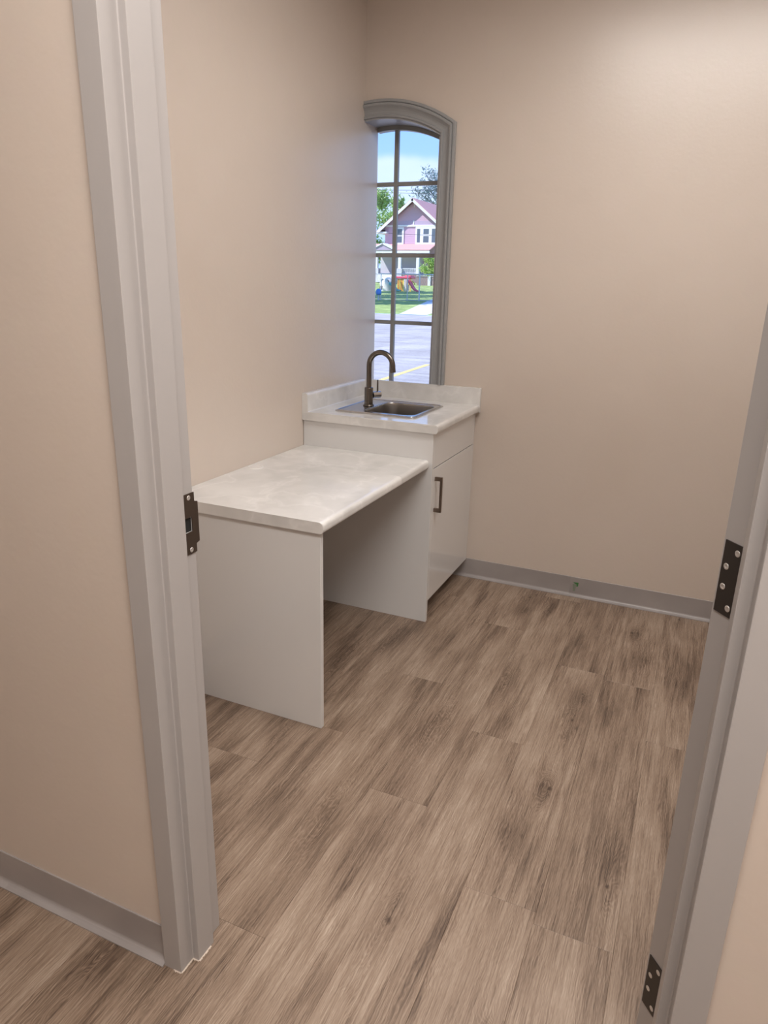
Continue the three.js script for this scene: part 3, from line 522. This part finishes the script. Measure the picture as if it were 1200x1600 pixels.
{ // low brick wall with a white downpipe, right of the porch
  const w = thing('brick_wall', 'low brown brick wall below the bush', 'wall'), y = groundY(-69) - 0.05; add('wall', box(-27.0, -24.6, y, 2.22, -69.3, -69), M.brick, w); add('coping', box(-27.05, -24.55, 2.22, 2.3, -69.35, -68.95), M.pale, w); add('pier', box(-25.75, -25.45, y, 2.3, -69.0, -68.9), M.hwhite, w);
}
{ // chain-link fence
  const f = thing('chain_link_fence', 'galvanised chain-link fence in front of the play equipment', 'fence'), z = -45, y0 = groundY(z), top = 2.1, x0 = -24, x1 = -12;
  for (const x of [-23, -20.25, -18.2, -17.3, -15.2, -13.1]) { const p = add('post', rod(V(x, y0 - 0.05, z), V(x, top + 0.05, z), x === -17.3 ? 0.055 : 0.035, undefined, 8), M.galv, f); }
  add('top_rail', rod(V(x0, top, z), V(x1, top, z), 0.032, 0.032, 8), M.galv, f); add('bottom_rail', rod(V(x0, y0 + 0.06, z), V(x1, y0 + 0.06, z), 0.02, 0.02, 8), M.galv, f);
  const ws = []; for (let x = x0; x < x1; x += 0.14) for (const s of [-1, 1]) ws.push(rod(V(x, y0 + 0.06, z + 0.01 * s), V(x + 0.9 * s, top, z + 0.01 * s), 0.0028, 0.0028, 3)); const m = add('wire_mesh', join(...ws), M.galv, f); m.userData.kind = 'stuff';
}
{ // play equipment
  const z = -60, y = groundY(z);
  const d = thing('dome_climber', 'cream play dome with round holes behind the fence', 'play dome');
  const dl = new THREE.LatheGeometry([[0.72, 0], [0.7, 0.45], [0.74, 0.62], [0.7, 0.9], [0.5, 1.2], [0.2, 1.36], [0, 1.38]].map(([a, b]) => new THREE.Vector2(a, b)), 24); dl.translate(-26.35, y, z); add('shell', dl, M.pWhite, d);
  for (const [a, b, r] of [[-0.35, 0.3, 0.17], [0.25, 0.85, 0.14], [-0.2, 0.95, 0.11]]) { const g = new THREE.CylinderGeometry(r, r, 0.06, 16); g.rotateX(Math.PI / 2); g.translate(-26.35 + a, y + b, z + 0.72 - (b > 0.6 ? 0.12 : 0.08)); add('port', g, M.pGrey, d); }
  for (let k = 0; k < 3; k++) { const g = new THREE.TorusGeometry(0.75 - 0.02 * k, 0.05, 6, 20, Math.PI); g.rotateY(0.4 * (k - 1)); g.translate(-26.2, y + 0.62, z); add('rib', g, M.pWhite, d); }
  const sl = (name, label, x, yy, w, mat, dir) => { const t = thing(name, label, 'slide'); const s = new THREE.Shape(); s.moveTo(0, yy); s.quadraticCurveTo(0.25, yy - 0.05, 0.5, yy * 0.5); s.quadraticCurveTo(0.75, 0.1, 1.05, 0.12); s.lineTo(1.05, 0.02); s.quadraticCurveTo(0.7, 0, 0.42, yy * 0.38); s.quadraticCurveTo(0.2, yy - 0.22, 0, yy - 0.14); s.closePath(); const g = extrude(s, w); g.scale(dir, 1, 1); g.translate(x, y, z + 0.64); if (dir < 0) g.index || 0; add('chute', g, mat, t); for (const o of [0, w]) { const e = extrude(s, 0.05); e.scale(dir, 1.12, 1); e.translate(x, y, z + 0.64 + o); add('side_wall', e, mat, t); } return t; };
  sl('toddler_slide', 'teal plastic slide between play dome and playhouse', -25.75, 0.72, 0.4, M.pTeal, 1);
  sl('toddler_slide', 'red plastic slide at the right end of the playhouse', -23.95, 0.95, 0.45, M.pRed, 1);
  const p = thing('playhouse', 'red-roofed plastic playhouse with orange and yellow panels', 'playhouse');
  add('roof', box(-25.45, -23.75, y + 1.12, y + 1.32, z - 0.5, z + 0.55, 0.06), M.pRed, p);
  add('roof_ridge', box(-24.5, -23.85, y + 1.3, y + 1.42, z - 0.4, z + 0.4, 0.05), M.pRed, p);
  for (const [x, m, w] of [[-25.1, M.pOrange, 0.16], [-24.92, M.pYellow, 0.14], [-24.76, M.pOrange, 0.14], [-24.6, M.pYellow, 0.12]]) add('panel', box(x - w / 2, x + w / 2, y + 0.02, y + 1.1, z + 0.35, z + 0.45, 0.02), m, p);
  add('wall', box(-24.5, -24.0, y + 0.02, y + 1.12, z + 0.3, z + 0.42, 0.02), M.pWhite, p); add('door_opening', box(-24.2, -24.06, y + 0.1, y + 0.7, z + 0.4, z + 0.44), M.pGrey, p);
  for (const x of [-25.35, -24.45, -24.3, -23.85]) add('post', box(x - 0.05, x + 0.05, y, y + 1.14, z + 0.4, z + 0.5, 0.02), x < -25 || x > -24 ? M.pYellow : M.pWhite, p);
  const arch = new THREE.TorusGeometry(0.3, 0.06, 8, 16, Math.PI); arch.translate(-23.75, y + 0.6, z + 0.45); add('arch', arch, M.pYellow, p);
  const b = thing('post_bin', 'blue round-topped bin on a grey post by the fence', 'bin'), bz = -44.4, byy = groundY(bz);
  const bl = new THREE.LatheGeometry([[0, -0.2], [0.16, -0.2], [0.2, -0.1], [0.2, 0.08], [0.13, 0.2], [0, 0.24]].map(([a, c]) => new THREE.Vector2(a, c)), 18); bl.translate(-20.15, 0.86, bz); add('bin', bl, M.pBlue, b); add('post', rod(V(-20.15, byy - 0.05, bz), V(-20.15, 0.7, bz), 0.07, 0.07, 8), M.galv, b);
}
{ // cables and the poles that carry them
  const z = -48, pole = (x, l) => { const t = thing('utility_pole', l, 'pole'); add('pole', rod(V(x, groundY(z) - 0.1, z), V(x, 8.9, z), 0.15, 0.11, 10), M.bark, t); add('crossarm', box(x - 0.06, x + 0.06, 7.84, 7.955, z - 0.9, z + 0.9), M.bark, t); };
  pole(-23.6, 'wooden cable pole left of the view through the window'); pole(-2, 'wooden cable pole right of the view through the window');
  for (const [y, sag, dz, l] of [[5.15, 0.4, 0, 'lowest dark cable crossing in front of the house'], [7.98, 0.25, 0.4, 'upper dark cable in the sky above the house'], [7.98, 0.45, -0.4, 'second dark cable in the sky just under the uppermost']]) {
    const pts = []; for (let i = 0; i <= 24; i++) { const t = i / 24; pts.push(V(mix(dz ? -23.62 : -23.475, dz ? -1.98 : -2.125, t), y - sag * 4 * t * (1 - t), z + dz)); } tagged('cable', l, 'cable', tube(pts, 0.013, 40, 5), M.wire, 'overhead cables');
  }
}

renderer.render(scene, camera);
